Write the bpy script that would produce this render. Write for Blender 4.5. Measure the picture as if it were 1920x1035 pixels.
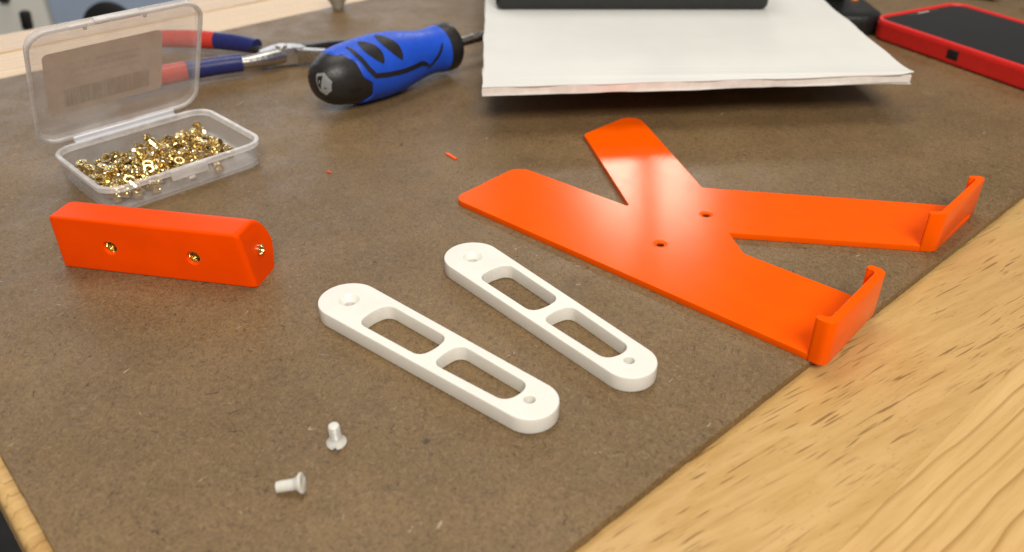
import bpy, bmesh, math, random
from mathutils import Vector, Matrix, noise
R = math.radians
sc = bpy.context.scene
for o in list(bpy.data.objects): bpy.data.objects.remove(o)
C = sc.collection
MM = 0.001

# ------------------------------------------------------------------ camera
cam_d = bpy.data.cameras.new("camera"); cam = bpy.data.objects.new("camera", cam_d); C.objects.link(cam)
cam.location = (0, 0, 0.163)
cam.rotation_euler = (R(90 - 32.91), 0, 0)
cam_d.sensor_width = 36; cam_d.lens = 36 * 1586 / 1920
cam_d.clip_start = 0.01; cam_d.clip_end = 50
cam_d.dof.use_dof = True; cam_d.dof.focus_distance = 0.295; cam_d.dof.aperture_fstop = 12.5
sc.camera = cam

# ------------------------------------------------------------------ light
w = bpy.data.worlds.new("World"); sc.world = w; w.use_nodes = True
bg = w.node_tree.nodes['Background']
bg.inputs[0].default_value = (1.0, 0.94, 0.87, 1); bg.inputs[1].default_value = 0.16
def area(name, loc, target, sx, sy, power, col):
    d = bpy.data.lights.new(name, 'AREA'); d.shape = 'RECTANGLE'; d.size = sx; d.size_y = sy
    d.energy = power; d.color = col
    o = bpy.data.objects.new(name, d); C.objects.link(o); o.location = loc
    o.rotation_euler = (Vector(target) - Vector(loc)).to_track_quat('-Z', 'Y').to_euler()
    return o
area("ceiling_lamp", (-0.10, 0.78, 1.60), (0.0, 0.42, 0), 0.9, 0.7, 11.0, (1.0, 0.95, 0.87))
area("ceiling_lamp_far", (0.58, 3.5, 1.55), (0.08, 0.33, 0), 0.46, 0.32, 13.0, (1.0, 0.95, 0.86))
area("camera_side_fill", (0.30, -1.05, 1.42), (0.0, 0.35, 0), 1.1, 0.7, 37.0, (1.0, 0.945, 0.86))  # added fill from behind the camera, brightens the near side faces
area("window_light", (-1.75, 3.3, 1.15), (-0.1, 0.45, 0), 3.4, 1.5, 27.0, (0.90, 0.94, 1.0))

vs = sc.view_settings
vs.view_transform = 'Standard'; vs.look = 'None'; vs.gamma = 1; vs.exposure = 0.0
try: vs.use_curve_mapping = False
except Exception: pass
sc.render.resolution_x = 1024; sc.render.resolution_y = 552
sc.render.engine = 'CYCLES'
sc.cycles.max_bounces = 14; sc.cycles.transparent_max_bounces = 24

# ------------------------------------------------------------------ materials
class NT:
    def __init__(s, name):
        s.m = bpy.data.materials.new(name); s.m.use_nodes = True
        s.t = s.m.node_tree; s.n = s.t.nodes; s.p = s.n['Principled BSDF']; s.out = s.n['Material Output']
    def new(s, k, **kw):
        n = s.n.new(k)
        for a, b in kw.items(): setattr(n, a, b)
        return n
    def put(s, sock, v):
        if isinstance(v, bpy.types.NodeSocket): s.t.links.new(v, sock)
        elif v is not None:
            sock.default_value = (tuple(v) + (1,)) if (isinstance(v, tuple) and len(v) == 3 and sock.type == 'RGBA') else v
    def coord(s, scale=(1000, 1000, 1000), rot=(0, 0, 0), loc=(0, 0, 0), src=None):
        if src is None: src = s.new('ShaderNodeTexCoord').outputs['Object']
        if any(rot):                       # turn first, then stretch
            n = s.new('ShaderNodeMapping'); s.put(n.inputs['Vector'], src); n.inputs['Rotation'].default_value = rot; src = n.outputs[0]
        n = s.new('ShaderNodeMapping'); s.put(n.inputs['Vector'], src)
        n.inputs['Scale'].default_value = scale; n.inputs['Location'].default_value = loc
        return n.outputs[0]
    def noise(s, vec, scale=1, detail=2, rough=.5, dist=0, out='Fac'):
        n = s.new('ShaderNodeTexNoise'); s.put(n.inputs['Vector'], vec)
        n.inputs['Scale'].default_value = scale; n.inputs['Detail'].default_value = detail
        n.inputs['Roughness'].default_value = rough; n.inputs['Distortion'].default_value = dist
        return n.outputs[out]
    def ramp(s, f, a, b, lo=0.0, hi=1.0):
        n = s.new('ShaderNodeMapRange'); s.put(n.inputs[0], f)
        n.inputs[1].default_value = a; n.inputs[2].default_value = b; n.inputs[3].default_value = lo; n.inputs[4].default_value = hi
        n.interpolation_type = 'SMOOTHSTEP'
        return n.outputs[0]
    def math(s, op, a, b=None):
        n = s.new('ShaderNodeMath', operation=op); s.put(n.inputs[0], a)
        if b is not None: s.put(n.inputs[1], b)
        return n.outputs[0]
    def vadd(s, a, b, k):
        m = s.new('ShaderNodeVectorMath', operation='MULTIPLY_ADD'); s.put(m.inputs[0], b)
        m.inputs[1].default_value = (k, k, k); s.put(m.inputs[2], a); return m.outputs[0]
    def mix(s, f, a, b, mode='MIX'):
        n = s.new('ShaderNodeMix', data_type='RGBA', blend_type=mode); s.put(n.inputs[0], f); s.put(n.inputs[6], a); s.put(n.inputs[7], b)
        return n.outputs[2]
    def bump(s, h, strength=.2, dist=.0002):
        n = s.new('ShaderNodeBump'); s.put(n.inputs['Height'], h)
        n.inputs['Strength'].default_value = strength; n.inputs['Distance'].default_value = dist
        s.put(s.p.inputs['Normal'], n.outputs[0])
    def set(s, **kw):
        for k, v in kw.items():
            s.put(s.p.inputs[{'col': 'Base Color', 'rough': 'Roughness', 'metal': 'Metallic', 'spec': 'Specular IOR Level', 'coat': 'Coat Weight',
                              'coatr': 'Coat Roughness', 'sss': 'Subsurface Weight', 'em': 'Emission Color', 'ems': 'Emission Strength', 'tr': 'Transmission Weight', 'ior': 'IOR'}[k]], v)
        return s

def simple(name, col, rough=.5, metal=0, var=.08, nscale=.25, bump=.1, bscale=3., spec=.5, rvar=.08):
    t = NT(name); v = t.coord()
    n = t.noise(v, nscale, 4, .6)
    a = tuple(min(1, c * (1 + var)) for c in col); b = tuple(c * (1 - var) for c in col)
    t.set(col=t.mix(t.ramp(n, .3, .7), b, a), rough=t.ramp(t.noise(v, nscale * 3, 3), .3, .7, rough - rvar, rough + rvar), metal=metal, spec=spec)
    if bump: t.bump(t.noise(v, bscale, 3), bump, .00015)
    return t

def m_hardboard():
    t = NT("hardboard"); obj = t.new('ShaderNodeTexCoord').outputs['Object']
    base = t.coord(src=obj)
    warp = t.noise(base, .22, 2, .55, out='Color')
    v = t.vadd(base, warp, 4.5)
    col = t.mix(t.ramp(t.noise(base, .018, 4, .6), .35, .68), (.168, .103, .042), (.226, .141, .059))
    col = t.mix(t.ramp(t.noise(base, .06, 3, .6), .45, .75, 0, .55), col, (.190, .122, .058))
    col = t.mix(t.ramp(t.noise(base, .13, 4, .65), .45, .75, 0, .34), col, (.112, .073, .038))
    h = None
    for i, (ang, lo) in enumerate(((12, 0), (74, 40), (133, 90))):
        c = t.coord((.55, 3.2, 1), (0, 0, R(ang)), (lo, lo * 1.7, 0), v)
        n = t.noise(c, .8, 2.5, .6)
        dk = t.ramp(n, .44, .33, 0, .68); lt = t.ramp(n, .56, .66, 0, .52)
        col = t.mix(dk, col, (.078, .050, .030)); col = t.mix(lt, col, (.275, .190, .105))
        h = n if h is None else t.math('ADD', h, n)
    # sparse long dark and pale splinters
    for i, (ang, lo, sx, th, cc) in enumerate(((25, 7, .16, .27, (.045, .028, .018)), (-38, 31, .2, .27, (.05, .03, .02)), (88, 55, .22, .265, (.05, .032, .02)),
                                            (-10, 71, .11, .25, (.42, .32, .22)), (60, 17, .13, .25, (.38, .29, .2)))):
        c = t.coord((sx, 1.05, 1), (0, 0, R(ang)), (lo * 3.1, lo, 0), v)
        col = t.mix(t.ramp(t.noise(c, .62, 1.5, .5), th, th - .06, 0, .85), col, cc)
    # darker worn smudges
    c = t.coord((.02, .03, 1), (0, 0, R(30)), (5, 2, 0), base)
    col = t.mix(t.ramp(t.noise(c, 1, 4, .65), .60, .80, 0, .5), col, (.095, .066, .046))
    # dark rubbed spots, drips and long fine scratches from use
    sp_ = t.noise(t.coord((.055, .09, 1), (0, 0, R(-25)), (13, 4, 0), base), 1, 3, .55)
    col = t.mix(t.ramp(sp_, .275, .20, 0, .75), col, (.055, .036, .024))
    vo = t.new('ShaderNodeTexVoronoi'); t.put(vo.inputs['Vector'], base); vo.inputs['Scale'].default_value = .022
    col = t.mix(t.ramp(vo.outputs['Distance'], .036, .020, 0, .8), col, (.050, .033, .022))
    for ang, lo in ((17, 3), (-58, 44), (101, 80)):
        sc_ = t.noise(t.coord((.006, 1.6, 1), (0, 0, R(ang)), (lo, lo * 5.3, 0), base), .55, 2, .5)
        col = t.mix(t.ramp(sc_, .245, .20, 0, .6), col, (.26, .19, .13) if lo != 44 else (.07, .046, .03))
    t.set(col=col, rough=t.ramp(t.noise(base, .05, 5, .65), .3, .7, .38, .56), spec=.34)
    t.bump(h, .35, .00012)
    return t.m

def m_wood(name, grain_deg, ring, pore_long, pore_dot, seed, tint=(1, 1, 1)):
    t = NT(name); obj = t.new('ShaderNodeTexCoord').outputs['Object']
    base = t.coord(src=obj, loc=(seed * 37., seed * 11., 0))
    bend = t.noise(t.coord((.012, .02, 1), src=base), 1, 2, .5, out='Color')
    v = t.coord((1, 1, 1), (0, 0, R(grain_deg)), src=t.vadd(base, bend, 3 if ring else 7))
    k = lambda c: tuple(a * b for a, b in zip(c, tint))
    f = t.noise(t.coord((.016, .35, 1), src=v), 1, 5, .62)
    col = t.mix(t.ramp(f, .3, .7), k((.585, .362, .142)), k((.675, .435, .185)))
    f2 = t.noise(t.coord((.006, .07, 1), src=v), 1, 3, .6)
    col = t.mix(t.ramp(f2, .5, .75, 0, .6), col, k((.72, .48, .22)))
    fine = t.noise(t.coord((.12, 3.2, 1), src=v), 1, 3, .6)
    col = t.mix(t.ramp(fine, .45, .27, 0, .38), col, k((.44, .25, .09)))
    if ring:
        r = t.noise(t.coord((.0016, .035, 1), src=v), 1, 2, .5)
        sy = t.new('ShaderNodeSeparateXYZ'); t.put(sy.inputs[0], v)
        s = t.math('FRACT', t.math('ADD', t.math('MULTIPLY', sy.outputs[1], .17), t.math('MULTIPLY', r, 1.9)))
        wk = t.ramp(t.noise(t.coord((.006, .2, 1), (0, 0, 0), (50, 3, 0), v), 1, 2), .3, .6, .25, .95)
        col = t.mix(t.math('MULTIPLY', t.ramp(s, .76, .985), wk), col, k((.40, .22, .07)))
    if pore_long:
        msk = t.ramp(t.noise(t.coord((.012, .07, 1), src=v), 1, 2), .34, .55)
        n = t.noise(t.coord((.075, 1.5, 1), (0, 0, R(-3)), src=v), .9, 1.0, .4)
        col = t.mix(t.math('MULTIPLY', t.ramp(n, .385, .29, 0, .75 * pore_long), msk), col, k((.215, .105, .036)))
        n = t.noise(t.coord((.05, .8, 1), (0, 0, R(-3)), (9, 40, 0), src=v), .75, 1, .45)
        col = t.mix(t.ramp(n, .27, .19, 0, .8 * pore_long), col, k((.27, .13, .05)))
    if pore_dot:
        vo = t.new('ShaderNodeTexVoronoi'); t.put(vo.inputs['Vector'], t.coord((.45, 1.05, 1), src=v)); vo.inputs['Scale'].default_value = .62
        msk = t.ramp(t.noise(v, .09, 2), .38, .55)
        col = t.mix(t.math('MULTIPLY', t.ramp(vo.outputs['Distance'], .24, .12, 0, .7 * pore_dot), msk), col, k((.29, .15, .055)))
    t.set(col=col, rough=t.ramp(f, .3, .7, .22, .32), spec=.55)
    t.bump(fine, .12, .0001)
    return t.m

def m_pla(name, col, rough, ang, sss=0., var=.05, spec=.5, stint=(1, 1, 1)):
    t = NT(name); v = t.coord()
    wv = t.new('ShaderNodeTexWave'); t.put(wv.inputs['Vector'], t.coord((1, 1, 1), (0, 0, R(ang)), src=v)); wv.inputs['Scale'].default_value = .62
    wv.inputs['Distortion'].default_value = .6; wv.inputs['Detail'].default_value = 1
    wz = t.new('ShaderNodeTexWave', bands_direction='Z'); t.put(wz.inputs['Vector'], v); wz.inputs['Scale'].default_value = .5; wz.inputs['Distortion'].default_value = .3
    n = t.noise(t.coord((.25, 2.2, 1), (0, 0, R(ang + 90)), src=v), 1, 3, .6)
    hh = t.math('ADD', t.math('MULTIPLY', wv.outputs['Fac'], .45), t.math('ADD', t.math('MULTIPLY', wz.outputs['Fac'], .5), t.math('MULTIPLY', n, .22)))
    a = tuple(min(1, c * (1 + var)) for c in col); b = tuple(c * (1 - var) for c in col)
    t.set(col=t.mix(t.ramp(t.noise(v, .08, 3), .35, .65), b, a), rough=t.ramp(t.noise(v, .35, 4, .6), .3, .7, rough - .012, rough + .018), spec=spec)
    if sss:
        t.set(sss=sss); t.p.inputs['Subsurface Scale'].default_value = .0012; t.p.inputs['Subsurface Radius'].default_value = (1, .8, .6)
    t.put(t.p.inputs['Specular Tint'], stint)
    gr_ = t.noise(v, 1.5, 2, .6)
    hh = t.math('ADD', hh, t.math('MULTIPLY', gr_, .35))
    t.bump(hh, .17, .00008)
    return t.m

def m_clear(name, haze, tintc=(.93, .93, .94)):
    t = NT(name); v = t.coord()
    tr = t.new('ShaderNodeBsdfTransparent'); tr.inputs[0].default_value = tintc + (1,)
    t.set(col=(.86, .84, .82), rough=t.ramp(t.noise(v, .3, 3), .3, .7, .10, .22), spec=.6)
    lw = t.new('ShaderNodeLayerWeight'); lw.inputs['Blend'].default_value = .32
    f = t.math('MULTIPLY', t.math('POWER', lw.outputs['Facing'], 1.6), .62)
    sm = t.ramp(t.noise(v, .09, 4, .6), .3, .75, haze * .65, haze * 1.5)
    f = t.math('MINIMUM', t.math('ADD', f, sm), .9)
    mx = t.new('ShaderNodeMixShader'); t.put(mx.inputs[0], f); t.put(mx.inputs[1], tr.outputs[0]); t.put(mx.inputs[2], t.p.outputs[0])
    t.put(t.out.inputs[0], mx.outputs[0])
    return t.m

M = {}
M['board'] = m_hardboard()
M['woodA'] = m_wood("rubberwood_pored", 11, False, 1.0, 0.35, 1, (.93, .92, .84))
M['woodB'] = m_wood("rubberwood_ringed", 3, True, .12, 0, 2, (1.04, 1.05, 1.02))
M['woodC'] = m_wood("rubberwood_plain", 2, True, .6, .3, 3, (.93, .91, .85))
M['orange'] = m_pla("orange_print", (.97, .108, .0003), .17, 45, 0, .03, .14, (1, .62, .2), )
M['orange_block'] = m_pla("orange_block_print", (.97, .072, .0003), .38, 0, 0, .03, .10, (1, .5, .15))
M['white'] = m_pla("white_print", (.84, .82, .755), .38, 20, .45, .02)
M['nylon'] = m_pla("nylon", (.83, .81, .74), .25, 0, 1.0, .03)
M['nylon'].node_tree.nodes['Principled BSDF'].inputs['Transmission Weight'].default_value = .12
M['brass'] = simple("brass", (.93, .77, .43), .15, 1, .08, .6, .15, 2.5).m
M['brass_dark'] = simple("brass_thread", (.60, .40, .13), .30, 1, .1, .6, .2, 3).m
M['clear'] = m_clear("clear_plastic", .10)
M['clear_rim'] = m_clear("clear_plastic_rim", .40)
M['clear_lid'] = m_clear("clear_plastic_lid", .10)
M['hinge'] = simple("hinge_highlight", (.74, .75, .80), .16, 0, .03, .3, .05, 1, spec=.7).m  # bluish daylight highlight on the clear hinge, painted as its colour
M['steel'] = simple("polished_steel", (.50, .48, .45), .30, 1, .08, .3, .1, 3).m
M['steel_dark'] = simple("dark_steel", (.13, .115, .10), .42, 1, .15, .3, .2, 2).m
M['grip_red'] = simple("red_grip", (.60, .045, .030), .34, 0, .06, .2, .15, 1.5).m
M['grip_navy'] = simple("navy_grip", (.018, .024, .135), .34, 0, .08, .2, .15, 1.5).m
M['blue'] = simple("blue_rubber", (.010, .085, .64), .48, 0, .06, .2, .25, 3.5).m
M['black_rubber'] = simple("black_rubber", (.017, .016, .015), .42, 0, .15, .3, .3, 3).m
M['black'] = simple("black_plastic", (.022, .021, .020), .48, 0, .15, .2, .7, 1.6).m
M['black_gloss'] = simple("black_gloss", (.012, .012, .012), .30, 0, .1, .2, .1, 1).m
M['paper'] = simple("white_paper", (.755, .75, .72), .85, 0, .02, .03, .10, .12, spec=.12).m
M['foam'] = simple("foam_core", (.85, .80, .75), .8, 0, .06, .2, .6, .8, spec=.2).m
M['case'] = simple("red_case", (.84, .024, .020), .46, 0, .05, .2, .2, 2).m
M['screen'] = simple("phone_glass", (.008, .008, .009), .07, 0, .1, .05, 0, 1, rvar=.02).m
M['dark'] = simple("dark_hole", (.008, .007, .006), .6, 0, .1, .3, 0).m
M['badge'] = simple("grey_badge", (.27, .28, .28), .45, 0, .05, .5, 0).m
M['knob'] = simple("pale_knob", (.42, .39, .31), .35, 0, .08, .1, .1, 1).m
M['greycab'] = simple("grey_panel", (.70, .69, .63), .55, 0, .05, .01, .05, .2).m
M['bluecab'] = simple("blue_grey_panel", (.36, .44, .58), .5, 0, .05, .01, .05, .2).m
M['floor'] = simple("dark_floor", (.022, .022, .024), .7, 0, .3, .01, .2, .1).m
M['card'] = simple("tan_card", (.40, .31, .20), .6, 0, .06, .05, .1, .5).m
M['ring'] = simple("dull_brass_ring", (.33, .24, .14), .35, 1, .1, .3, .1, 1).m
t = NT("amber_led"); t.set(col=(.6, .18, .02), em=(1, .28, .03), ems=.55); M['amber'] = t.m
def m_label():
    t = NT("tan_label"); v = t.coord()
    col = t.mix(t.ramp(t.noise(v, .12, 4, .6), .3, .7), (.72, .58, .44), (.80, .66, .52))
    sx = t.new('ShaderNodeSeparateXYZ'); t.put(sx.inputs[0], v)
    def band(a, b, c, d):
        q = t.math('MULTIPLY', t.ramp(sx.outputs[0], a - .3, a + .3), t.ramp(sx.outputs[0], b + .3, b - .3))
        return t.math('MULTIPLY', q, t.math('MULTIPLY', t.ramp(sx.outputs[1], c - .3, c + .3), t.ramp(sx.outputs[1], d + .3, d - .3)))
    bars = t.ramp(t.noise(t.coord((1.4, .06, 1), src=v), 1, 2, .6), .35, .6, .35, .8)
    col = t.mix(t.math('MULTIPLY', band(-18, 19, -13.5, -3.5), bars), col, (.50, .39, .27))
    for y in (9.5, 6, 2.5):
        tx = t.ramp(t.noise(t.coord((.9, .5, 1), (0, 0, 0), (y * 9, 0, 0), v), 1, 2), .42, .58, 0, .45)
        col = t.mix(t.math('MULTIPLY', band(-14, 15, y - .8, y + .8), tx), col, (.52, .41, .29))
    t.set(col=col, rough=.5, spec=.3)
    tr = t.new('ShaderNodeBsdfTransparent'); mx = t.new('ShaderNodeMixShader'); mx.inputs[0].default_value = .80
    tl_ = t.new('ShaderNodeBsdfTranslucent'); t.put(tl_.inputs[0], col); m2_ = t.new('ShaderNodeMixShader'); m2_.inputs[0].default_value = .5
    t.put(m2_.inputs[1], t.p.outputs[0]); t.put(m2_.inputs[2], tl_.outputs[0])
    t.put(mx.inputs[1], tr.outputs[0]); t.put(mx.inputs[2], m2_.outputs[0]); t.put(t.out.inputs[0], mx.outputs[0])
    return t.m
M['label'] = m_label()

# ------------------------------------------------------------------ helpers
def smooth(me, ang=32):
    for p in me.polygons: p.use_smooth = True
    try: me.set_sharp_from_angle(angle=R(ang))
    except Exception: pass
    for p in me.polygons:
        if abs(p.normal.z) > .9995: p.use_smooth = False
def obj(name, me, mat=None, parent=None, ang=32):
    if isinstance(me, bmesh.types.BMesh):
        b = me; me = bpy.data.meshes.new(name); b.to_mesh(me); b.free()
    if ang: smooth(me, ang)
    o = bpy.data.objects.new(name, me); C.objects.link(o)
    if mat: me.materials.clear(); me.materials.append(M[mat])
    if parent: o.parent = parent
    return o
def tag(o, label, cat, group=None):
    o['label'] = label; o['category'] = cat
    if group: o['group'] = group
    return o
def thing(name, label, cat, loc=(0, 0, 0), rot=(0, 0, 0), group=None):
    o = bpy.data.objects.new(name, None); C.objects.link(o); o.empty_display_size = .01
    o.location = loc; o.rotation_euler = rot
    return tag(o, label, cat, group)
def struct(o): o['kind'] = 'structure'; return o

def fillet(pts, rad, n=7):
    out = []; N = len(pts)
    for i, p in enumerate(pts):
        r = rad[i] if isinstance(rad, (list, tuple)) else rad
        P = Vector(p); A = Vector(pts[i - 1]) - P; B = Vector(pts[(i + 1) % N]) - P
        if r <= 1e-9: out.append(tuple(P)); continue
        a = A.normalized(); b = B.normalized(); half = a.angle(b) / 2
        d = min(r / math.tan(half), A.length * .49, B.length * .49); r2 = d * math.tan(half)
        cen = P + (a + b).normalized() * (r2 / math.sin(half))
        s = P + a * d - cen; e = P + b * d - cen
        a0 = math.atan2(s.y, s.x); da = math.atan2(e.y, e.x) - a0
        while da > math.pi: da -= 2 * math.pi
        while da < -math.pi: da += 2 * math.pi
        for k in range(n + 1):
            q = a0 + da * k / n; out.append((cen.x + r2 * math.cos(q), cen.y + r2 * math.sin(q)))
    return out
def circ(c, r, n=28): return [(c[0] + r * math.cos(2 * math.pi * k / n), c[1] + r * math.sin(2 * math.pi * k / n)) for k in range(n)]

def plate_mesh(loops, z0, z1, bev=.25, res=2):
    """filled outline (first loop) with holes, in mm, softened edges"""
    cu = bpy.data.curves.new("tmp", 'CURVE'); cu.dimensions = '2D'; cu.fill_mode = 'BOTH'
    for lp in loops:
        sp = cu.splines.new('POLY'); sp.points.add(len(lp) - 1); sp.use_cyclic_u = True
        for k, (x, y) in enumerate(lp): sp.points[k].co = (x, y, 0, 1)
    cu.extrude = (z1 - z0) / 2 - bev; cu.bevel_depth = bev; cu.bevel_resolution = res; cu.offset = -bev
    o = bpy.data.objects.new("tmp", cu); C.objects.link(o)
    bpy.context.view_layer.update()
    me = bpy.data.meshes.new_from_object(o.evaluated_get(bpy.context.evaluated_depsgraph_get()))
    bpy.data.objects.remove(o); bpy.data.curves.remove(cu)
    b = bmesh.new(); b.from_mesh(me); bpy.data.meshes.remove(me)
    bmesh.ops.remove_doubles(b, verts=b.verts, dist=1e-3)
    bmesh.ops.translate(b, verts=b.verts, vec=(0, 0, (z0 + z1) / 2))
    bmesh.ops.scale(b, verts=b.verts, vec=(MM, MM, MM))
    bmesh.ops.recalc_face_normals(b, faces=b.faces)
    m = bpy.data.meshes.new("plate"); b.to_mesh(m); b.free()
    return m
def lathe(prof, n=40, axis='Z', scale=MM, cap=True):
    b = bmesh.new(); rings = []
    for (r, z) in prof:
        if r < 1e-6: rings.append([b.verts.new((0, 0, z * scale))])
        else: rings.append([b.verts.new((r * math.cos(2 * math.pi * k / n) * scale, r * math.sin(2 * math.pi * k / n) * scale, z * scale)) for k in range(n)])
    for A, B in zip(rings, rings[1:]):
        for k in range(n):
            k2 = (k + 1) % n
            if len(A) == 1 and len(B) == 1: continue
            if len(A) == 1: b.faces.new((A[0], B[k2], B[k]))
            elif len(B) == 1: b.faces.new((A[k], A[k2], B[0]))
            else: b.faces.new((A[k], A[k2], B[k2], B[k]))
    if cap:
        for Rg in (rings[0], rings[-1]):
            if len(Rg) > 1: b.faces.new(Rg)
    bmesh.ops.recalc_face_normals(b, faces=b.faces)
    return b
def boolean(me, cutter_bm):
    a = bpy.data.objects.new("tmpa", me); C.objects.link(a)
    cm = bpy.data.meshes.new("tmpc"); cutter_bm.to_mesh(cm); cutter_bm.free()
    c = bpy.data.objects.new("tmpc", cm); C.objects.link(c)
    md = a.modifiers.new("b", 'BOOLEAN'); md.operation = 'DIFFERENCE'; md.object = c; md.solver = 'EXACT'
    bpy.context.view_layer.update()
    r = bpy.data.meshes.new_from_object(a.evaluated_get(bpy.context.evaluated_depsgraph_get()))
    bpy.data.objects.remove(a); bpy.data.objects.remove(c); bpy.data.meshes.remove(cm)
    return r
def rbox(sx, sy, sz, bev, seg=3, loc=(0, 0, 0)):
    b = bmesh.new(); bmesh.ops.create_cube(b, size=1)
    bmesh.ops.scale(b, verts=b.verts, vec=(sx, sy, sz)); bmesh.ops.translate(b, verts=b.verts, vec=loc)
    if bev: bmesh.ops.bevel(b, geom=list(b.edges), offset=bev, segments=seg, profile=.5, affect='EDGES')
    return b
def rr_loop(L, W, r, off, n=7):
    L2 = L / 2 - off; W2 = W / 2 - off; r = max(r - off, .3)
    return fillet([(-L2, -W2), (L2, -W2), (L2, W2), (-L2, W2)], r, n)
def loft(L, W, r, prof, cap0=True, cap1=True, n=7):
    """rounded-rectangle shell; prof = list of (inset, z) in mm"""
    b = bmesh.new(); rings = []
    for off, z in prof: rings.append([b.verts.new((x * MM, y * MM, z * MM)) for x, y in rr_loop(L, W, r, off, n)])
    for A, B in zip(rings, rings[1:]):
        m = len(A)
        for k in range(m): b.faces.new((A[k], A[(k + 1) % m], B[(k + 1) % m], B[k]))
    if cap0: b.faces.new(rings[0])
    if cap1: b.faces.new(rings[-1])
    bmesh.ops.recalc_face_normals(b, faces=b.faces)
    return b
def tube(pts, rads, n=18, sub=6, squash=1.0, cap=True):
    """smooth tapered tube through points (mm)"""
    P = [Vector(p) for p in pts]; Q = []; RR = []
    for i in range(len(P) - 1):
        p0 = P[max(i - 1, 0)]; p1 = P[i]; p2 = P[i + 1]; p3 = P[min(i + 2, len(P) - 1)]
        for s in range(sub):
            u = s / sub
            Q.append(.5 * ((2 * p1) + (p2 - p0) * u + (2 * p0 - 5 * p1 + 4 * p2 - p3) * u * u + (3 * p1 - p0 - 3 * p2 + p3) * u ** 3))
            RR.append(rads[i] * (1 - u) + rads[i + 1] * u)
    Q.append(P[-1]); RR.append(rads[-1])
    b = bmesh.new(); rings = []
    for i, q in enumerate(Q):
        tn = (Q[min(i + 1, len(Q) - 1)] - Q[max(i - 1, 0)]).normalized()
        s = tn.cross(Vector((0, 0, 1))).normalized(); up = s.cross(tn)
        rings.append([b.verts.new((q + RR[i] * (math.cos(2 * math.pi * k / n) * s + squash * math.sin(2 * math.pi * k / n) * up)) * MM) for k in range(n)])
    for A, B in zip(rings, rings[1:]):
        for k in range(n): b.faces.new((A[k], A[(k + 1) % n], B[(k + 1) % n], B[k]))
    if cap: b.faces.new(rings[0]); b.faces.new(rings[-1])
    bmesh.ops.recalc_face_normals(b, faces=b.faces)
    return b
def xf(bm, mat): bmesh.ops.transform(bm, matrix=mat, verts=bm.verts); return bm

# ------------------------------------------------------------------ setting: bench, floor, furniture beyond
E1 = Vector((.7396, .6731, 0)); E2 = Vector((-.6731, .7396, 0)); BENCH = math.atan2(.6731, .7396)
fl = rbox(8, 8, .1, 0, loc=(0, 1.5, -.80)); struct(obj("floor", fl, 'floor'))
top = bpy.data.objects.new("bench_top", None); C.objects.link(top); struct(top); top.rotation_euler = (0, 0, BENCH)
random.seed(4)
seams = [-250, -205, -163, -118, -75, -40, 2, 47, 92, 138, 182, 227, 272, 318, 362, 405, 450, 496, 540, 583, 627]
for i, (a, c) in enumerate(zip(seams, seams[1:])):
    mt = 'woodA' if a in (47, 496) else ('woodB' if i % 2 == 0 else 'woodC')
    if a == 2: mt = 'woodB'
    L = 1300
    b = rbox(L * MM, (c - a - .02) * MM, .030, 0 if c < 600 else .003, 2)
    es = [e for e in b.edges if all(v.co.x < -L * MM / 2 + .0003 and v.co.z > .0140 for v in e.verts) and abs(e.verts[0].co.y - e.verts[1].co.y) > .01]
    if es: bmesh.ops.bevel(b, geom=es[:1], offset=.0028, segments=5, profile=.5, affect='EDGES')
    o = obj("plank", b, mt, top)
    o.location = ((4.2 + L / 2) * MM, (a + c) / 2 * MM, -.0182 - .0000)
# hardboard sheet on the bench
bw, bl = 526.3 - 89.3, 740.
out = [(0, 0), (bl, 0), (bl, bw), (0, bw)]
def worn(q):
    r_ = []
    for i in range(4):
        a = Vector(q[i]); c = Vector(q[(i + 1) % 4]); dr = (c - a).normalized(); nr = Vector((dr.y, -dr.x)); m = int((c - a).length / 1.6)
        for kx in range(m):
            p = a + (c - a) * (kx / m)
            n1 = noise.noise(Vector((p.x * .9, p.y * .9, 2.2))); n2 = noise.noise(Vector((p.x * .12, p.y * .12, 7.7)))
            p = p - nr * (.10 * n1 + .30 * max(0, n2 - .15) * (1 + n1)); r_.append((p.x, p.y))
    return r_
hb = obj("hardboard_sheet", plate_mesh([worn(out)], -3.15, 0, .22, 2), 'board')
tag(hb, "large brown hardboard sheet lying on the bench under all the tools and parts", "board")
hb.rotation_euler = (0, 0, BENCH); hb.location = (E1 * 9.1 + E2 * 89.3) * MM

def cabinet(name, label, mat, x0, x1, y0, y1, z1, details):
    o = thing(name, label, "cabinet", ((x0 + x1) / 2, (y0 + y1) / 2, -.75))
    obj("panel", rbox(x1 - x0, y1 - y0, z1 + .75, .006, 2, (0, 0, (z1 + .75) / 2)), mat, o)
    return o
g = cabinet("grey_cabinet", "blurred pale grey cabinet beyond the bench with a dark slot handle", 'greycab', -1.6, -.556, 1.02, 1.5, .02, None)
gh = obj("handle", rbox(.011, .012, .022, .003, 2), 'dark', g); gh.location = (.4965, -.243, .62); gh.rotation_euler = (0, R(5), 0)
gh = obj("handle", rbox(.012, .012, .016, .003, 2), 'dark', g); gh.location = (.478, -.243, .650)
bcab = cabinet("blue_cabinet", "blurred blue grey cabinet beyond the bench with a dark round disc", 'bluecab', -.553, .3, 1.02, 1.5, .02, None)
dm = xf(lathe([(0, 0), (29, 0), (31, 2), (31, 10), (25, 12), (0, 12)], 40), Matrix.Rotation(R(90), 4, 'X'))
dd = obj("disc", dm, 'dark', bcab); dd.location = (-.355, -.240, .611)

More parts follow.
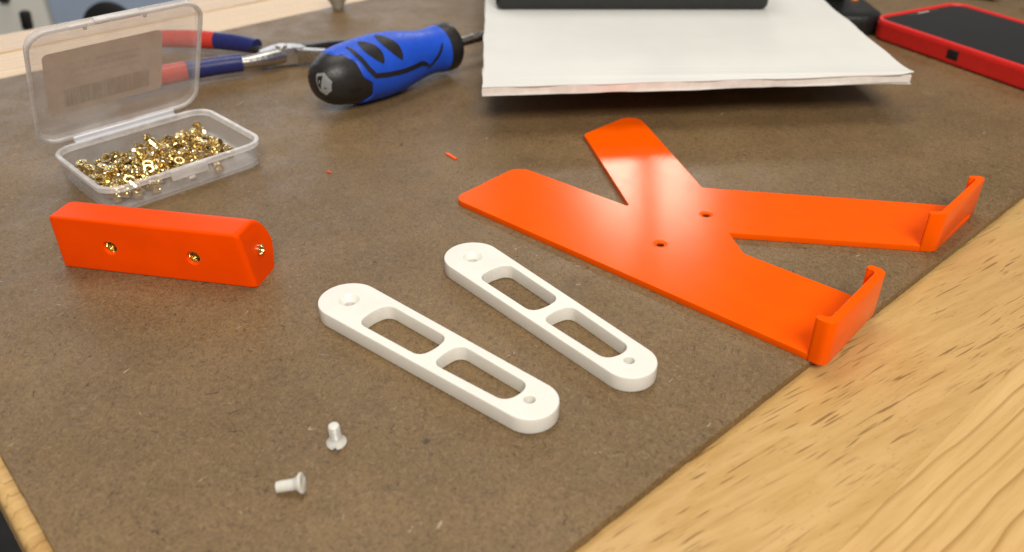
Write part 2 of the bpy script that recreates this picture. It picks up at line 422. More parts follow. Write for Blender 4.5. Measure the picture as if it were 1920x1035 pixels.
# ------------------------------------------------------------------ flat orange K-shaped holder with two clips
k = thing("clip_plate", "flat orange plastic cross-shaped plate with two upright clip ends overhanging the hardboard edge", "holder", (.07, .29, 0))
KX, KY = 70, 290
kp = [(-24, 307), (94.9, 200.5), (121.6, 230.3), (84.6, 263.4), (82.3, 278.6), (156.5, 268), (186.4, 298.6), (79.4, 316.2), (61.5, 398), (33.8, 371.5), (47.3, 299.3), (2.7, 336.8)]
kr = [5, 5, 5, 3, .6, 5, 5, 1.5, 6.5, 3.5, .7, 7]
kp = [(x - KX, y - KY) for x, y in kp]
holes = [(55.1 - KX, 270.3 - KY), (76.5 - KX, 292.9 - KY)]
me = plate_mesh([fillet(kp, kr, 8)] + [circ(h, 1.5) for h in holes], 0, 2.3, .12, 2)
for h in holes:
    me = boolean(me, xf(lathe([(0, 1.95), (1.55, 1.95), (2.8, 2.31), (2.8, 2.8), (0, 2.8)], 36), Matrix.Translation((h[0] * MM, h[1] * MM, 0))))
for h in holes: me = boolean(me, xf(lathe([(0, -1), (3.2, -1), (3.2, 1.25), (0, 1.25)], 36), Matrix.Translation((h[0] * MM, h[1] * MM, 0))))  # undercut added beneath each hole so it shows a dark cavity
obj("plate", me, 'orange', k)
def clip(o, ew, ei, width):
    o = Vector(o); ew = Vector(ew); ei = Vector(ei)
    th = 2.9; d = 6.3
    q = [(0, d), (0, 0), (width, 0), (width, d), (width - th, d), (width - th, th), (th, th), (th, d)]
    q = [tuple(o + ew * a + ei * b - Vector((KX, KY))) for a, b in q]
    me = plate_mesh([fillet(q, [1.2, 5, 5, 1.2, 1.2, 2.3, 2.3, 1.2], 8)], .05, 16.0, .25, 2)
    return obj("clip", me, 'orange', k)
clip((94.75, 200.25), (.667, .745), (-.745, .667), 40.3)
clip((156.4, 267.75), (.689, .725), (-.987, .155), 42.9)

# ------------------------------------------------------------------ white slotted brackets
def bracket_mesh():
    L, r0, r1 = 76.4, 10.1, 8.4
    outl = []
    al = math.acos((r0 - r1) / L)
    for kx in range(33):
        q = al + (2 * math.pi - 2 * al) * kx / 32; outl.append((r0 * math.cos(q), r0 * math.sin(q)))
    for kx in range(33):
        q = -al + 2 * al * kx / 32; outl.append((L + r1 * math.cos(q), r1 * math.sin(q)))
    s1 = fillet([(11.2, -7.1), (12, -7.1), (38.6, -6.5), (40.7, -1), (40.7, 1), (38.6, 6.6), (12.4, 7.1), (10.4, 1), (10.4, -1)], [0, 3.5, 5, 3, 3, 5, 5, 3, 3], 6)
    s1 = fillet([(11.7, -6.6), (39.0, -6.0), (39.9, 0), (39.0, 6.1), (11.6, 6.7), (10.8, 0)], [4.2, 4.6, 12, 4.6, 4.4, 12], 7)
    s2 = fillet([(44.3, -6.0), (71.2, -5.0), (73.0, 0), (71.8, 5.0), (44.4, 6.1), (43.6, 0)], [4.2, 4.0, 9, 3.6, 4.6, 12], 7)
    me = plate_mesh([outl, s1, s2, circ((0, 0), 1.65), circ((L, 0), 1.65)], 0, 5.3, .3, 2)
    me = boolean(me, lathe([(0, 3.4), (1.7, 3.4), (3.9, 5.7), (0, 5.7)], 40))
    return me
bmesh_ = bracket_mesh()
def bracket(a, b, label):
    o = obj("slotted_bracket", bmesh_, 'white')
    o.location = (a[0] * MM, a[1] * MM, 0); o.rotation_euler = (0, 0, math.atan2(b[1] - a[1], b[0] - a[0]))
    return tag(o, label, "bracket", "white slotted brackets")
bracket((-53.6, 229.3), (5.1, 180), "white two-slot plastic bracket nearest the two small loose white screws")
bracket((-14, 256.4), (34.4, 198.2), "white two-slot plastic bracket lying beside the flat orange cross-shaped plate")

# ------------------------------------------------------------------ orange block with brass inserts
ang = math.atan2(243.9 - 258, -89.7 + 161.3)
blk = thing("drilled_block", "orange plastic bar with three brass threaded holes, in front of the clear box", "block", (-.1613, .258, 0), (0, 0, ang))
LB = 74.3
prof = fillet([(0, 0), (15.6, 0), (17.6, 10), (15.2, 20.8), (0, 20.8)], [.8, 1.6, 9, 7.5, .9], 6)
b = bmesh.new(); rings = []
for x, s in ((0, .955), (.45, .985), (1.0, 1.0), (LB - 3.6, 1.0), (LB - 2.0, .985), (LB - 1.0, .955), (LB - .4, .915), (LB, .85)):
    cy, cz = 8.2, 10.4
    lean = lambda z: max(0., (x - LB * .75) / (LB * .25)) ** 3 * 3.4 * max(0., (z - 9) / 11.8) ** 2
    rings.append([b.verts.new(((x - lean(z)) * MM, (cy + (y - cy) * s) * MM, max(0.0, (cz + (z - cz) * (s if z > 3 else 1))) * MM)) for y, z in prof])
for A, B in zip(rings, rings[1:]):
    for i in range(len(A)): b.faces.new((A[i], A[(i + 1) % len(A)], B[(i + 1) % len(A)], B[i]))
b.faces.new(rings[0]); b.faces.new(rings[-1]); bmesh.ops.recalc_face_normals(b, faces=b.faces)
me = bpy.data.meshes.new("block"); b.to_mesh(me); b.free()
FR = Matrix.Rotation(R(90), 4, 'X')       # local +Z -> -Y (out of the front face)
RT = Matrix.Rotation(R(90), 4, 'Y')       # local +Z -> +X (out of the end face)
spots = [(Matrix.Translation((21.0 * MM, 0, 10.2 * MM)) @ FR), (Matrix.Translation((52.6 * MM, 0, 9.8 * MM)) @ FR), (Matrix.Translation((LB * MM, 9.2 * MM, 10.4 * MM)) @ RT)]
for mtx in spots: me = boolean(me, xf(lathe([(0, -7), (2.2, -7), (2.2, -.7), (2.75, -.1), (2.75, .4), (0, .4)], 32), mtx))
obj("body", me, 'orange_block', blk)
def insert_lining():
    p = [(2.17, -.85), (2.17, -6.8), (1.25, -6.8)]
    z = -6.4
    while z < -2.6:
        p += [(1.28, z), (1.46, z + .4)]; z += .8
    p += [(1.42, -2.2), (1.85, -1.05), (1.95, -.85), (2.17, -.85)]
    return lathe(p, 32, cap=False)
lin = bpy.data.meshes.new("brass_insert"); bb = insert_lining(); bb.to_mesh(lin); bb.free()
for mtx in spots:
    o = obj("brass_insert", lin, 'brass', blk); o.matrix_local = mtx
    bo = obj("hole_bottom", lathe([(0, -6.75), (1.3, -6.75), (1.3, -6.6), (0, -6.6)], 20), 'brass_dark', o)

# ------------------------------------------------------------------ nylon screws
def nylon_screw(label, mtx):
    s = thing("nylon_screw", label, "screw", group="loose white nylon screws")
    s.matrix_world = mtx
    hd = lathe([(0, 0.0), (1.0, 0), (2.45, .03), (2.75, .22), (2.78, .5), (1.62, 1.85), (1.52, 2.2)], 36)
    hd = bpy.data.meshes.new("head_tmp") if False else hd
    hm = bpy.data.meshes.new("head"); hd.to_mesh(hm); hd.free()
    hm = boolean(hm, rbox(.0008, .007, .0014, 0))
    obj("head", hm, 'nylon', s)
    p = [(0, 2.1), (1.42, 2.1)]
    z = 2.3
    while z < 6.3: p += [(1.42, z), (1.60, z + .18), (1.42, z + .36)]; z += .5
    p += [(1.46, 6.75), (1.2, 6.95), (0, 7.0)]
    obj("shank", lathe(p, 28), 'nylon', s)
    return s
nylon_screw("tiny white nylon countersunk screw standing upright on its head", Matrix.Translation((-.0476, .1682, 0.0001)) @ Matrix.Rotation(R(4), 4, 'X'))
tl = math.degrees(math.atan2(2.78 - 1.6, 6.5))
m2 = Matrix.Translation((-.0529, .1514, .00262)) @ Matrix.Rotation(R(183), 4, 'Z') @ Matrix.Rotation(R(90 + tl), 4, 'Y')
nylon_screw("tiny white nylon countersunk screw lying on its side", m2)

# ------------------------------------------------------------------ clear box of brass inserts
BU = Vector((math.cos(R(45)), math.sin(R(45)), 0)); BV = Vector((-math.sin(R(45)), math.cos(R(45)), 0))
bc = (BU * 131.2 + BV * 347.6) * MM
box = thing("insert_box", "clear plastic box with hinged lid propped open, holding brass inserts", "box", bc, (0, 0, R(45)))
BL, BW, BH = 71.5, 55.5, 11.5
obj("tray", loft(BL, BW, 9, [(1.9, .3), (1.4, 0), (1.2, .1), (.9, 1), (.35, BH - 2.6), (.3, BH - 2.4), (1.7, BH - 2.4), (2.1, 1.6), (2.6, 1.1), (3.2, 1.05)], True, True), 'clear', box)
obj("rim", loft(BL, BW, 9, [(.25, BH - 2.3), (-.35, BH - 2.2), (-.45, BH - 1.9), (-.45, BH - .35), (-.2, BH), (1.3, BH), (1.55, BH - .3), (1.75, BH - 2.3), (.25, BH - 2.3)], False, False), 'clear_rim', box)
# latch lip on the front side
la = obj("latch", rbox(.016, .0016, .0042, .0005, 2), 'clear_rim', box); la.location = (-.001, -(BW / 2 + 1.1) * MM, (BH - 2.0) * MM)
ga = obj("gate_mark", rbox(.003, .0012, .0024, .0005, 2), 'paper', box); ga.location = (-.0005, -(BW / 2 + .9) * MM, (BH - 4.6) * MM)
hi = obj("hinge", rbox(.046, .0034, .0011, .0003, 2), 'hinge', box); hi.location = (-.0015, (BW / 2 + 1.2) * MM, (BH - .3) * MM)
LH, LW = 60.0, 72.5
lid = obj("lid", loft(LW, LH, 9, [(5, -4.6), (2.2, -4.6), (1.0, -4.2), (.4, -3.2), (0, -.2), (.2, 0), (1.0, 0), (1.25, -.3), (1.6, -3.0), (2.4, -3.6), (5, -3.6)], True, True), 'clear_lid', box)
# lid local: x along hinge, y away from hinge, +z inside (open side)
tilt = R(-27)
ly = Vector((0, math.sin(tilt), math.cos(tilt))); lx = Vector((1, 0, 0)); lz = lx.cross(ly)
org = Vector((-2.6, BW / 2 + 1.8, BH + 1.6)) * MM + ly * (LH / 2 * MM)
lm = Matrix((lx, ly, lz)).transposed().to_4x4(); lm.translation = org
# inside of the open lid faces the tray (camera side): local +z
lid.matrix_local = lm
lh = obj("hinge_strip", rbox(.046, .0026, .0012, .0003, 2), 'hinge', lid); lh.location = (.001, (-LH / 2 - .2) * MM, .0006)
rimo = obj("lid_rim", loft(LW, LH, 9, [(-.35, -1.0), (-.45, -.7), (-.45, .1), (-.1, .35), (.9, .35), (1.2, .1), (1.2, -.9), (-.35, -1.0)], False, False), 'clear_rim', lid)
tab = obj("latch_tab", rbox(.0185, .0014, .0030, .0005, 2), 'clear_rim', lid); tab.location = (-.0005, (LH / 2 + .6) * MM, -.0005)
for sx in (-1, 1):
    nn = obj("latch_nub", rbox(.0016, .0032, .0016, .0006, 2), 'clear_rim', lid); nn.location = (sx * .0122 - .0005, (LH / 2 - 2.4) * MM, -.0018)
lab = obj("label", plate_mesh([fillet([(-25, -17), (25, -17), (25, 17), (-25, 17)], 2.6, 5)], -4.85, -4.68, .03, 0), 'label', lid)
lab.location = (-.0040, -.0022, 0)

def insert_mesh(n=20):
    b = bmesh.new()
    prof = [(1.55, 0), (2.05, 0), (2.3, .25, 1), (2.3, 1.35, 1), (1.95, 1.5), (1.95, 2.0), (2.45, 2.15, 1), (2.45, 3.35, 1), (2.1, 3.55), (2.65, 3.75), (2.65, 4.25), (2.5, 4.4), (1.7, 4.4), (1.5, 4.1), (1.38, 3.6), (1.5, 3.2), (1.38, 2.8), (1.5, 2.3), (1.38, 1.8), (1.5, 1.2), (1.38, .7), (1.55, 0)]
    rings = []
    for p in prof:
        kn = len(p) > 2
        rings.append([b.verts.new((p[0] * (1.0 if not kn or k % 2 else .92) * math.cos(2 * math.pi * k / n) * MM, p[0] * (1.0 if not kn or k % 2 else .92) * math.sin(2 * math.pi * k / n) * MM, (p[1] - 2.2) * MM)) for k in range(n)])
    for A, B in zip(rings, rings[1:]):
        for k in range(n): b.faces.new((A[k], A[(k + 1) % n], B[(k + 1) % n], B[k]))
    bmesh.ops.remove_doubles(b, verts=b.verts, dist=1e-7)
    bmesh.ops.recalc_face_normals(b, faces=b.faces)
    m = bpy.data.meshes.new("threaded_insert"); b.to_mesh(m); b.free(); smooth(m, 28); m.materials.append(M['brass'])
    return m
im = insert_mesh()
random.seed(11)
rs = 2.22; placed = []
ix, iy = BL / 2 - 5.2, BW / 2 - 5.2
for i in range(150):
    best = None
    for c in range(7):
        u = random.random()
        x = random.uniform(-ix, ix * .86)
        # heap: a diagonal drift across the tray
        y = max(-iy, min(iy, random.gauss(0 + 0.05 * x, 9.2)))
        if x < -12 and random.random() < .5: y = random.uniform(-iy, 3)
        if x >= -12: y = max(y, -13.5 + .1 * x)
        z = 1.1 + rs
        for (X, Y, Z) in placed:
            d2 = (X - x) ** 2 + (Y - y) ** 2
            if d2 < (1.72 * rs) ** 2: z = max(z, Z + math.sqrt(max(0, (1.72 * rs) ** 2 - d2)))
        if best is None or z < best[2]: best = (x, y, z)
    if best[2] > 11.8: continue
    placed.append(best)
def put_insert(x, y, z, rot, label, group):
    o = bpy.data.objects.new("threaded_insert", im); C.objects.link(o)
    P = Vector((bc[0], bc[1], 0)) + (BU * x + BV * y) * MM + Vector((0, 0, z * MM))
    o.location = P; o.rotation_euler = rot; o.scale = (.84, .84, .84)
    tag(o, label, "insert", group)
for (x, y, z) in placed:
    rot = (random.gauss(0, .35), random.gauss(0, .35), random.uniform(0, 6.28)) if random.random() < .68 else (random.uniform(0, 3.14), random.uniform(0, 3.14), random.uniform(0, 6.28))
    put_insert(x, y, z, rot, "small brass threaded insert heaped in the clear plastic box", "brass inserts heaped in the box")
put_insert(14.0, -BW / 2 + 5.4, 1.1 + 2.65, (R(90), 0, R(35)), "lone brass threaded insert lying against the box's front wall, apart from the heap", None)

# ------------------------------------------------------------------ screwdriver
SP = [(0, 0), (.6, 5.0), (2.2, 8.2), (5.5, 11.2), (10.5, 13.4), (18, 14.7), (28, 15.5), (40, 15.9), (50, 15.2), (60, 13.2), (68, 11.8), (76, 11.4), (80, 12.0), (84, 12.9), (86.5, 13.3), (89, 13.0), (90.8, 11.4), (91.6, 3.2)]
def srad(tt):
    for (a, ra), (c, rc) in zip(SP, SP[1:]):
        if a <= tt <= c:
            u = (tt - a) / (c - a); return ra + (rc - ra) * u
    return SP[-1][1]
def srs(tt):   # lightly smoothed radius
    return sum(srad(max(0, min(91.6, tt + d))) for d in (-2, -1, 0, 1, 2)) / 5 if 4 < tt < 84 else srad(tt)
SN = Vector((-97, 399, 16.95)); ti = R(1.2); SY = R(46.5)
sa = Vector((math.cos(SY) * math.cos(ti), math.sin(SY) * math.cos(ti), -math.sin(ti)))
sn = Vector((math.sin(SY), -math.cos(SY), 0)); sb = sa.cross(sn) * -1
if sb.z < 0: sb = -sb
drv = thing("screwdriver", "blue and black handled screwdriver with its steel shaft under the white foam board", "screwdriver", (SN.x * MM, SN.y * MM, 0))
S0 = Vector((SN.x, SN.y, 0))
def sp(tt, ph, off=0.0):
    return (SN - S0 + sa * tt + (srs(tt) + off) * (math.cos(ph) * sb + math.sin(ph) * sn)) * MM
def sleeve(t0, t1, off, n=56, edge=None, step=1.0):
    b = bmesh.new(); rings = []
    tsn = max(2, int((t1 - t0) / step)) + 1
    for i in range(tsn):
        u = i / (tsn - 1); ring = []
        for k in range(n):
            ph = 2 * math.pi * k / n
            a = t0 + (edge(ph) if edge else 0)
            tt = a + (t1 - a) * u
            o = off if 0 < i < tsn - 1 else -.5
            ring.append(b.verts.new(sp(tt, ph, o)))
        rings.append(ring)
    for A, B in zip(rings, rings[1:]):
        for k in range(n): b.faces.new((A[k], A[(k + 1) % n], B[(k + 1) % n], B[k]))
    bmesh.ops.recalc_face_normals(b, faces=b.faces)
    return b
b = bmesh.new(); rings = []; n = 56
ts = [0.02, .15, .35, .6, 1, 1.6, 2.2, 3, 4.2, 5.5] + [7 + i for i in range(0, 80, 2)] + [87, 88, 89, 90, 90.8, 91.3, 91.6]
for tt in ts: rings.append([b.verts.new(sp(tt, 2 * math.pi * kx / n)) for kx in range(n)])
for A, B in zip(rings, rings[1:]):
    for kx in range(n): b.faces.new((A[kx], A[(kx + 1) % n], B[(kx + 1) % n], B[kx]))
b.faces.new(rings[0]); b.faces.new(rings[-1]); bmesh.ops.recalc_face_normals(b, faces=b.faces)
hdl = obj("handle", b, 'black_rubber', drv, 50)
def capedge(ph):
    d = math.degrees(ph); d = d - 360 if d > 250 else d
    pts = [(-110, 20), (-40, 11), (0, 9), (15, 10), (33, 14.5), (54, 17.5), (78, 18.5), (99, 24), (125, 25), (150, 21), (250, 20)]
    for (a, x), (c, y) in zip(pts, pts[1:]):
        if a <= d <= c: u = (d - a) / (c - a); u = u * u * (3 - 2 * u); return x + (y - x) * u - 9
    return 11
grip = obj("grip", sleeve(9, 82.0, .55, edge=capedge), 'blue', hdl, 50)
def patch(poly, off, th=.3, sub=3):
    """a thin raised patch on the handle, outline in (t, degrees)"""
    b = bmesh.new()
    cx = sum(p[0] for p in poly) / len(poly); cy = sum(p[1] for p in poly) / len(poly)
    rings = []
    for s in [1.0, 1.0, .66, .33]:
        rings.append([(cx + (p[0] - cx) * s, cy + (p[1] - cy) * s) for p in poly])
    V = []
    for j, rg in enumerate(rings): V.append([b.verts.new(sp(a, R(c), off - (.6 if j == 0 else 0))) for a, c in rg])
    cv = b.verts.new(sp(cx, R(cy), off)); m = len(poly)
    for A, B in zip(V, V[1:]):
        for i in range(m): b.faces.new((A[i], A[(i + 1) % m], B[(i + 1) % m], B[i]))
    for i in range(m): b.faces.new((V[-1][i], V[-1][(i + 1) % m], cv))
    bmesh.ops.recalc_face_normals(b, faces=b.faces)
    return b
def leaf(p0, p1, wd, n=10):
    out = []
    (t0, a0), (t1, a1) = p0, p1
    for s in (1, -1):
        for i in range(n):
            u = i / n if s == 1 else 1 - i / n
            out.append((t0 + (t1 - t0) * u + s * wd * math.sin(math.pi * u) ** .8, a0 + (a1 - a0) * u))
    return out
obj("grip_inlay", patch(leaf((26.5, 8), (32.0, 68), 4.2), .72), 'black_rubber', hdl, 40)
obj("grip_inlay", patch(leaf((38.0, 3), (44.0, 71), 4.2), .72), 'black_rubber', hdl, 40)
def ribbon(path, wmm, off):
    b = bmesh.new(); P = []
    for (a, c) in zip(path, path[1:]):
        for i in range(6): P.append((a[0] + (c[0] - a[0]) * i / 6, a[1] + (c[1] - a[1]) * i / 6))
    P.append(path[-1]); L = []; Rr = []
    for i, (tt, d) in enumerate(P):
        q = P[min(i + 1, len(P) - 1)]; q0 = P[max(i - 1, 0)]
        rr = srs(tt); dx = q[0] - q0[0]; dy = R(q[1] - q0[1]) * rr; ln = math.hypot(dx, dy) or 1
        nx, ny = -dy / ln, dx / ln; ww = wmm * min(1, .35 + i / 6, .35 + (len(P) - 1 - i) / 6)
        for S, sgn in ((L, 1), (Rr, -1)): S.append((tt + nx * ww * sgn / 2, d + math.degrees(ny * ww * sgn / 2 / rr)))
    va = [b.verts.new(sp(a, R(c), off)) for a, c in L]; vb = [b.verts.new(sp(a, R(c), off)) for a, c in Rr]
    vc = [b.verts.new(sp(a, R(c), 0)) for a, c in L]; vd = [b.verts.new(sp(a, R(c), 0)) for a, c in Rr]
    for i in range(len(va) - 1):
        b.faces.new((va[i], va[i + 1], vb[i + 1], vb[i])); b.faces.new((va[i], vc[i], vc[i + 1], va[i + 1])); b.faces.new((vb[i], vb[i + 1], vd[i + 1], vd[i]))
    bmesh.ops.recalc_face_normals(b, faces=b.faces); return b
obj("grip_seam", ribbon([(18.5, 12), (20, 40), (22.8, 68), (26, 84), (34, 88), (45, 90), (58, 88), (63.5, 98)], 2.5, .70), 'black_rubber', hdl, 40)
obj("grip_seam", ribbon([(62, 106), (66, 101), (71, 86), (74, 72), (76, 57)], 1.7, .68), 'black_rubber', hdl, 40)
# badge on the end cap, moulded to its dome: grey hexagon with a dark shield
def tinv(r):
    for (a, ra), (c, rc) in zip(SP, SP[1:]):
        if ra <= r <= rc: return a + (c - a) * (r - ra) / (rc - ra)
    return 5.5
def capsurf(x, y, off):
    r = max(.01, math.hypot(x, y)); kk = min(1, r / 11)
    return (SN - S0 + sa * (tinv(r) - off * (1 - .5 * kk)) + (x * sn + y * sb) * (1 + off * kk / r)) * MM
def cappatch(poly, off, sub=8):
    b = bmesh.new(); cx = sum(p[0] for p in poly) / len(poly); cy = sum(p[1] for p in poly) / len(poly); P = []
    for i, p in enumerate(poly):
        q = poly[(i + 1) % len(poly)]
        for kx in range(sub): P.append((p[0] + (q[0] - p[0]) * kx / sub, p[1] + (q[1] - p[1]) * kx / sub))
    V = []
    for j, sc_ in enumerate((1.0, 1.0, .8, .6, .4, .2)):
        V.append([b.verts.new(capsurf(cx + (x - cx) * sc_, cy + (y - cy) * sc_, off - (.5 if j == 0 else 0))) for x, y in P])
    cv = b.verts.new(capsurf(cx, cy, off)); m = len(P)
    for A, B in zip(V, V[1:]):
        for i in range(m): b.faces.new((A[i], A[(i + 1) % m], B[(i + 1) % m], B[i]))
    for i in range(m): b.faces.new((V[-1][i], V[-1][(i + 1) % m], cv))
    bmesh.ops.recalc_face_normals(b, faces=b.faces); return b
badge = obj("badge", cappatch([(2.2, 5.4), (6.0, 6.3), (9.6, 2.6), (9.3, -1.9), (6.6, -4.6), (3.6, -2.2), (2.0, 1.8)], .30), 'badge', hdl, 40)
obj("badge_emblem", cappatch([(3.2, 4.2), (5.6, 4.9), (4.9, -1.5), (3.5, -.3), (2.9, 2.0)], .42, 5), 'dark', badge, 40)
obj("badge_emblem", cappatch([(3.9, 2.6), (4.6, 2.8), (4.5, 1.0), (3.8, 1.2)], .52, 3), 'badge', badge, 40)
obj("badge_emblem", cappatch([(6.4, -.6), (7.6, -.5), (7.6, -1.0), (6.4, -1.1)], .42, 3), 'black', badge, 40)
hl = obj("hanging_hole", patch([(t0, d0) for t0, d0 in ((11, 104), (13.5, 99), (16.5, 98), (18, 103), (16.5, 110), (13.5, 112))], .08), 'dark', hdl, 40)
shaft = obj("shaft", tube([tuple(SN - S0 + sa * 90), tuple(SN - S0 + sa * 130), tuple(SN - S0 + sa * 190)], [2.7, 2.7, 2.7], 24), 'steel', drv)

# ------------------------------------------------------------------ pliers
pl = thing("pliers", "long-nose pliers with red and navy dipped handles lying open behind the clear box", "pliers", (-.134, .474, 0))
PO = Vector((-134, 474, 0))
def rel(*p): return tuple(Vector(p) - PO)
hA = obj("handle", tube([rel(-150, 458.5, 7.4), rel(-163, 452, 7.6), rel(-177, 444, 7.6)], [4.9, 5.1, 5.2], 22), 'grip_navy', pl)
obj("handle_tip", tube([rel(-176.6, 444.3, 7.6), rel(-190, 434, 7.6), rel(-203, 422, 7.6), rel(-206, 418.5, 7.6)], [5.25, 5.3, 5.0, 3.0], 22), 'grip_red', hA)
hB = obj("handle", tube([rel(-148.5, 486.5, 7.4), rel(-161, 492.5, 7.6), rel(-176, 497.5, 7.6)], [4.4, 4.9, 5.1], 22), 'grip_navy', pl)
obj("handle_tip", tube([rel(-175.5, 497.4, 7.6), rel(-192, 500.5, 7.6), rel(-212, 501, 7.6), rel(-217, 500.5, 7.6)], [5.15, 5.3, 5.0, 3.0], 22), 'grip_red', hB)
obj("shank", tube([rel(-152, 457.6, 7.2), rel(-145, 461.5, 7), rel(-138, 467, 6.8), rel(-131, 473.5, 6.6)], [3.4, 3.6, 4.6, 5.2], 20, 6, .95), 'steel', pl)
obj("shank", tube([rel(-151, 485.4, 6.6), rel(-143, 480, 6.4), rel(-137, 475.5, 6.4)], [2.6, 3.0, 4.2], 20, 6, .9), 'steel_dark', pl)
def bar(pts, ws, z0s, z1s, mat, nm, bev=.5):
    b = bmesh.new(); sec = []
    for i, p in enumerate(pts):
        P = Vector(p) - PO; q = Vector(pts[min(i + 1, len(pts) - 1)]) - Vector(pts[max(i - 1, 0)]); q.z = 0; q.normalize(); s = Vector((-q.y, q.x, 0)) * ws[i] / 2
        sec.append([b.verts.new((P.x * MM + s.x * sg * MM, P.y * MM + s.y * sg * MM, z * MM)) for sg, z in ((-1, z0s[i]), (1, z0s[i]), (1, z1s[i]), (-1, z1s[i]))])
    for A, B in zip(sec, sec[1:]):
        for kx in range(4): b.faces.new((A[kx], A[(kx + 1) % 4], B[(kx + 1) % 4], B[kx]))
    b.faces.new(sec[0]); b.faces.new(sec[-1]); bmesh.ops.recalc_face_normals(b, faces=b.faces)
    bmesh.ops.bevel(b, geom=list(b.edges), offset=bev * MM, segments=2, profile=.6, affect='EDGES')
    return obj(nm, b, mat, pl)
bar([(-142, 469, 0), (-135, 474, 0), (-125, 477, 0), (-118, 478, 0)], [7, 11, 10.5, 7.5], [2, 1.5, 1.6, 2], [10, 11.2, 11.2, 10], 'steel', "joint", .9)
jp = obj("pivot", lathe([(0, 10.6), (3.4, 10.6), (3.4, 11.7), (2.9, 12.1), (0, 12.2)], 28), 'steel', pl); jp.location = (2.5 * MM, 1.2 * MM, 0)
bar([(-122, 475.5, 0), (-108, 475.0, 0), (-86, 477.5, 0)], [6.5, 5.4, 2.6], [2.5, 3, 4], [10, 9.3, 7.5], 'steel', "jaw", .7)
bar([(-124, 480.5, 0), (-108, 488.5, 0), (-86, 498.5, 0)], [6.0, 5.2, 2.6], [2.5, 3, 4], [10.4, 10.2, 8.5], 'steel_dark', "jaw", .7)

# ------------------------------------------------------------------ foam board, block under it, black stand on it
ftz, fbz = 22.5, 18.1
fq = [(-14.0, 379.0), (194.2, 396.8), (190, 680), (-18.4, 672)]
def ragged(q, amp, seed, inset=0, per=6.0):
    """closed outline with a slightly torn, wavy edge"""
    out = []; cx = sum(p[0] for p in q) / 4; cy = sum(p[1] for p in q) / 4
    for i in range(4):
        a = Vector(q[i]); c = Vector(q[(i + 1) % 4]); L = (c - a).length; nn = int(L / per); dr = (c - a).normalized(); nr = Vector((dr.y, -dr.x))
        for kx in range(nn):
            p = a + (c - a) * (kx / nn)
            s = amp * (noise.noise(Vector((p.x * .05, p.y * .05, seed))) * 1.6 + .6 * noise.noise(Vector((p.x * .21, p.y * .21, seed + 5))))
            if kx == 0: s *= .3
            p = p + nr * (s - inset); out.append((p.x, p.y))
    return out
fb = thing("foam_board", "white foam board with slightly crushed edges propped above the hardboard", "foam board", (.09, .45, 0))
FO = Vector((90, 450))
sh = lambda L: [(x - FO.x, y - FO.y) for x, y in L]
def sheet(loop, z0, z1, nm, mat, droop):
    me = plate_mesh([sh(loop)], z0, z1, .06, 0); o = obj(nm, me, mat, fb, 40); return o
def sheet_sub(loop, z0, z1, nm, mat, sgn):
    o = sheet(loop, z0, z1, nm, mat, 0)
    b = bmesh.new(); b.from_mesh(o.data); bmesh.ops.triangulate(b, faces=b.faces)
    for v in b.verts:
        x, y = v.co.x / MM, v.co.y / MM
        v.co.z += MM * .35 * noise.noise(Vector((x * .045, y * .03, 3.1)))
        # curled corner by the phone
        d = math.hypot(x + FO.x - 194.2, y + FO.y - 396.8)
        if d < 16: v.co.z += sgn * MM * 1.5 * (1 - d / 16) ** 2
    b.to_mesh(o.data); b.free(); smooth(o.data, 40); return o
sheet_sub(ragged(fq, .55, 1.0), ftz - .35, ftz, "facing_paper", 'paper', 1)
sheet_sub(ragged(fq, .45, 4.0, .5), fbz + .3, ftz - .36, "foam_core", 'foam', 0)
sheet_sub(ragged(fq, .75, 8.0, -.15), fbz, fbz + .3, "facing_paper", 'paper', -.4)
sb_ = obj("support_block", rbox(.11, .13, .0180, .001, 2), 'card'); sb_.location = (.110, .575, .0090)
tag(sb_, "flat card block hidden underneath the white foam board", "block")

st = thing("black_stand", "black textured stand base resting on the white foam board at the top edge", "stand", (.0712, .5375, ftz * MM))
obj("base", rbox(.1617, .062, .0436, .004, 4, (0, 0, .0218)), 'black', st)
po = obj("post", rbox(.0125, .012, .30, .003, 3, (0, 0, .15)), 'black', st); po.location = (.0240, .004, .042)

# ------------------------------------------------------------------ phone in red case
pd = Vector((.453, -.891, 0)).normalized(); pw = Vector((.891, .453, 0)).normalized()
# near-left bottom corner ~ (226.4, 521.5), long side runs along pd
pc0 = Vector((224.0, 530.5, 0)); PLn, PWd, PH = 152., 77., 12.5
ph = thing("phone", "black-screened phone in a bright red case lying at the top right", "phone", (pc0 + pd * PLn / 2 + pw * PWd / 2) * MM, (0, 0, math.atan2(pd.y, pd.x)))
obj("case", loft(PLn, PWd, 11, [(3.2, 0), (1.4, .35), (.4, 1.3), (0, 3), (0, 9.6), (-.05, 9.75), (.35, 9.9), (.05, 10.1), (.1, 11.6), (.5, 12.3), (1.2, PH), (2.2, 12.35), (2.7, 11.6), (2.9, 10.9), (5, 10.9)], True, True, 9), 'case', ph)
sg = obj("screen", loft(PLn, PWd, 11, [(2.95, 10.95), (2.95, 11.45), (3.2, 11.6), (4, 11.65)], True, True, 9), 'screen', ph)
nt = obj("notch", plate_mesh([fillet([(-PLn / 2 + 5.0, -15), (-PLn / 2 + 8.6, -13), (-PLn / 2 + 8.6, 13), (-PLn / 2 + 5.0, 15)], 1.5, 3)], 11.66, 11.72, .01, 0), 'black', sg)
spk = obj("earpiece", plate_mesh([fillet([(-PLn / 2 + 6, -5), (-PLn / 2 + 7, -5), (-PLn / 2 + 7, 5), (-PLn / 2 + 6, 5)], .4, 3)], 11.74, 11.8, .01, 0), 'greycab', sg)
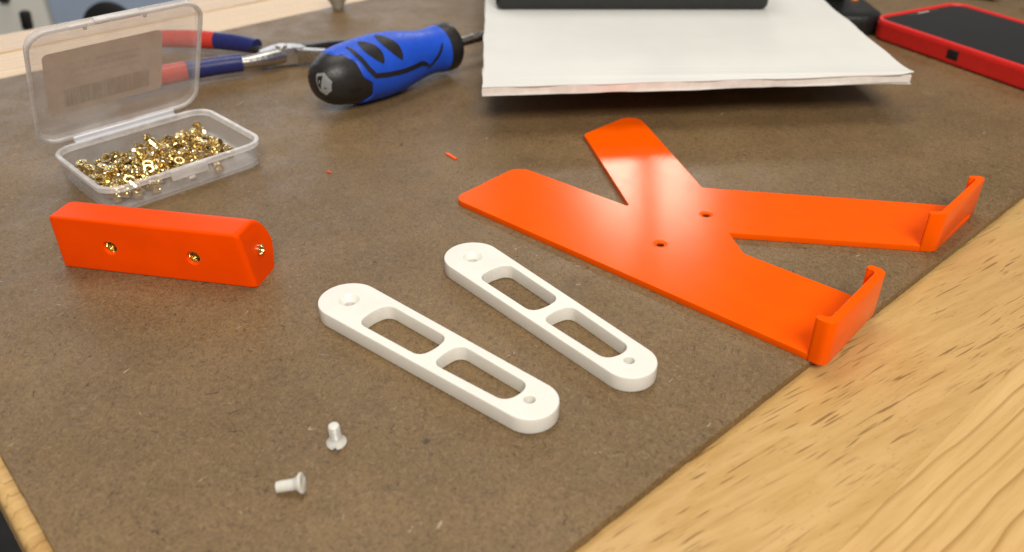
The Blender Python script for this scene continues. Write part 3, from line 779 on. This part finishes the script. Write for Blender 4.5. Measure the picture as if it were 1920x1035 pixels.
sw = obj("side_opening", rbox(.0075, .0012, .0056, .0005, 2), 'dark', ph); sw.location = ((-PLn / 2 + 62) * MM, -(PWd / 2 - .25) * MM, .0062)

# ------------------------------------------------------------------ small things at the back
dk = thing("black_dock", "black rounded gadget with a small amber light between the foam board and phone", "gadget", (.205, .575, 0))
obj("base", loft(62, 88, 14, [(3, 0), (.5, .6), (0, 2), (0, 9), (1.5, 11.5), (4, 12.5), (8, 12.8)], True, True), 'black_gloss', dk)
up = obj("body", loft(28, 50, 10, [(2, 12.6), (.3, 13.2), (0, 15), (0, 48), (2, 51), (6, 52)], True, True), 'black_gloss', dk); up.location = (.0025, .014, 0)
le = obj("amber_light", lathe([(0, 12.7), (2.6, 12.7), (2.4, 13.5), (0, 13.8)], 24), 'amber', dk); le.location = (.0215, -.006, 0)
kn = obj("turned_knob", lathe([(0, 0), (3.0, 0), (3.6, .6), (4.3, 3.0), (6.2, 6.4), (7.9, 9.6), (8.4, 12.5), (8.2, 17), (6.8, 22), (4, 25), (0, 26)], 40), 'knob')
kn.location = (-.1203, .592, 0); tag(kn, "small pale rounded knob standing at the hardboard's back edge", "knob")
cd = obj("tan_card", rbox(.10, .07, .0012, .0003, 2), 'card'); cd.location = (.325, .668, .0022); cd.rotation_euler = (0, 0, R(-38)); tag(cd, "tan card slip lying behind the red phone at the top edge", "card")
tr = bmesh.new(); rings = []
for i in range(40):
    a = 2 * math.pi * i / 40
    rings.append([tr.verts.new(((7.5 + 1.1 * math.cos(q)) * math.cos(a) * MM, (7.5 + 1.1 * math.cos(q)) * math.sin(a) * MM, 1.1 * math.sin(q) * MM)) for q in [2 * math.pi * j / 10 for j in range(10)]])
for i in range(40):
    for j in range(10): tr.faces.new((rings[i][j], rings[(i + 1) % 40][j], rings[(i + 1) % 40][(j + 1) % 10], rings[i][(j + 1) % 10]))
rg = obj("key_ring", tr, 'ring'); rg.location = (.3575, .578, .0042); rg.rotation_euler = (R(22), 0, R(10)); tag(rg, "dull metal ring cut off by the frame beside the red phone", "ring")
def scrap(a, c, wd, label):
    a = Vector(a); c = Vector(c); d = c - a
    o = obj("plastic_scrap", rbox(d.length * MM, wd * MM, .0007, .0002, 2), 'orange'); mid = (a + c) / 2
    o.location = (mid.x * MM, mid.y * MM, .00036); o.rotation_euler = (0, 0, math.atan2(d.y, d.x)); tag(o, label, "scrap", "orange plastic scraps")
scrap((-30.0, 354.5), (-25.2, 348.2), 1.5, "short orange plastic sliver on the hardboard between screwdriver and flat orange plate")
scrap((-81.0, 335.6), (-79.0, 334.6), .7, "tiny orange plastic crumb on the hardboard right of the clear box")
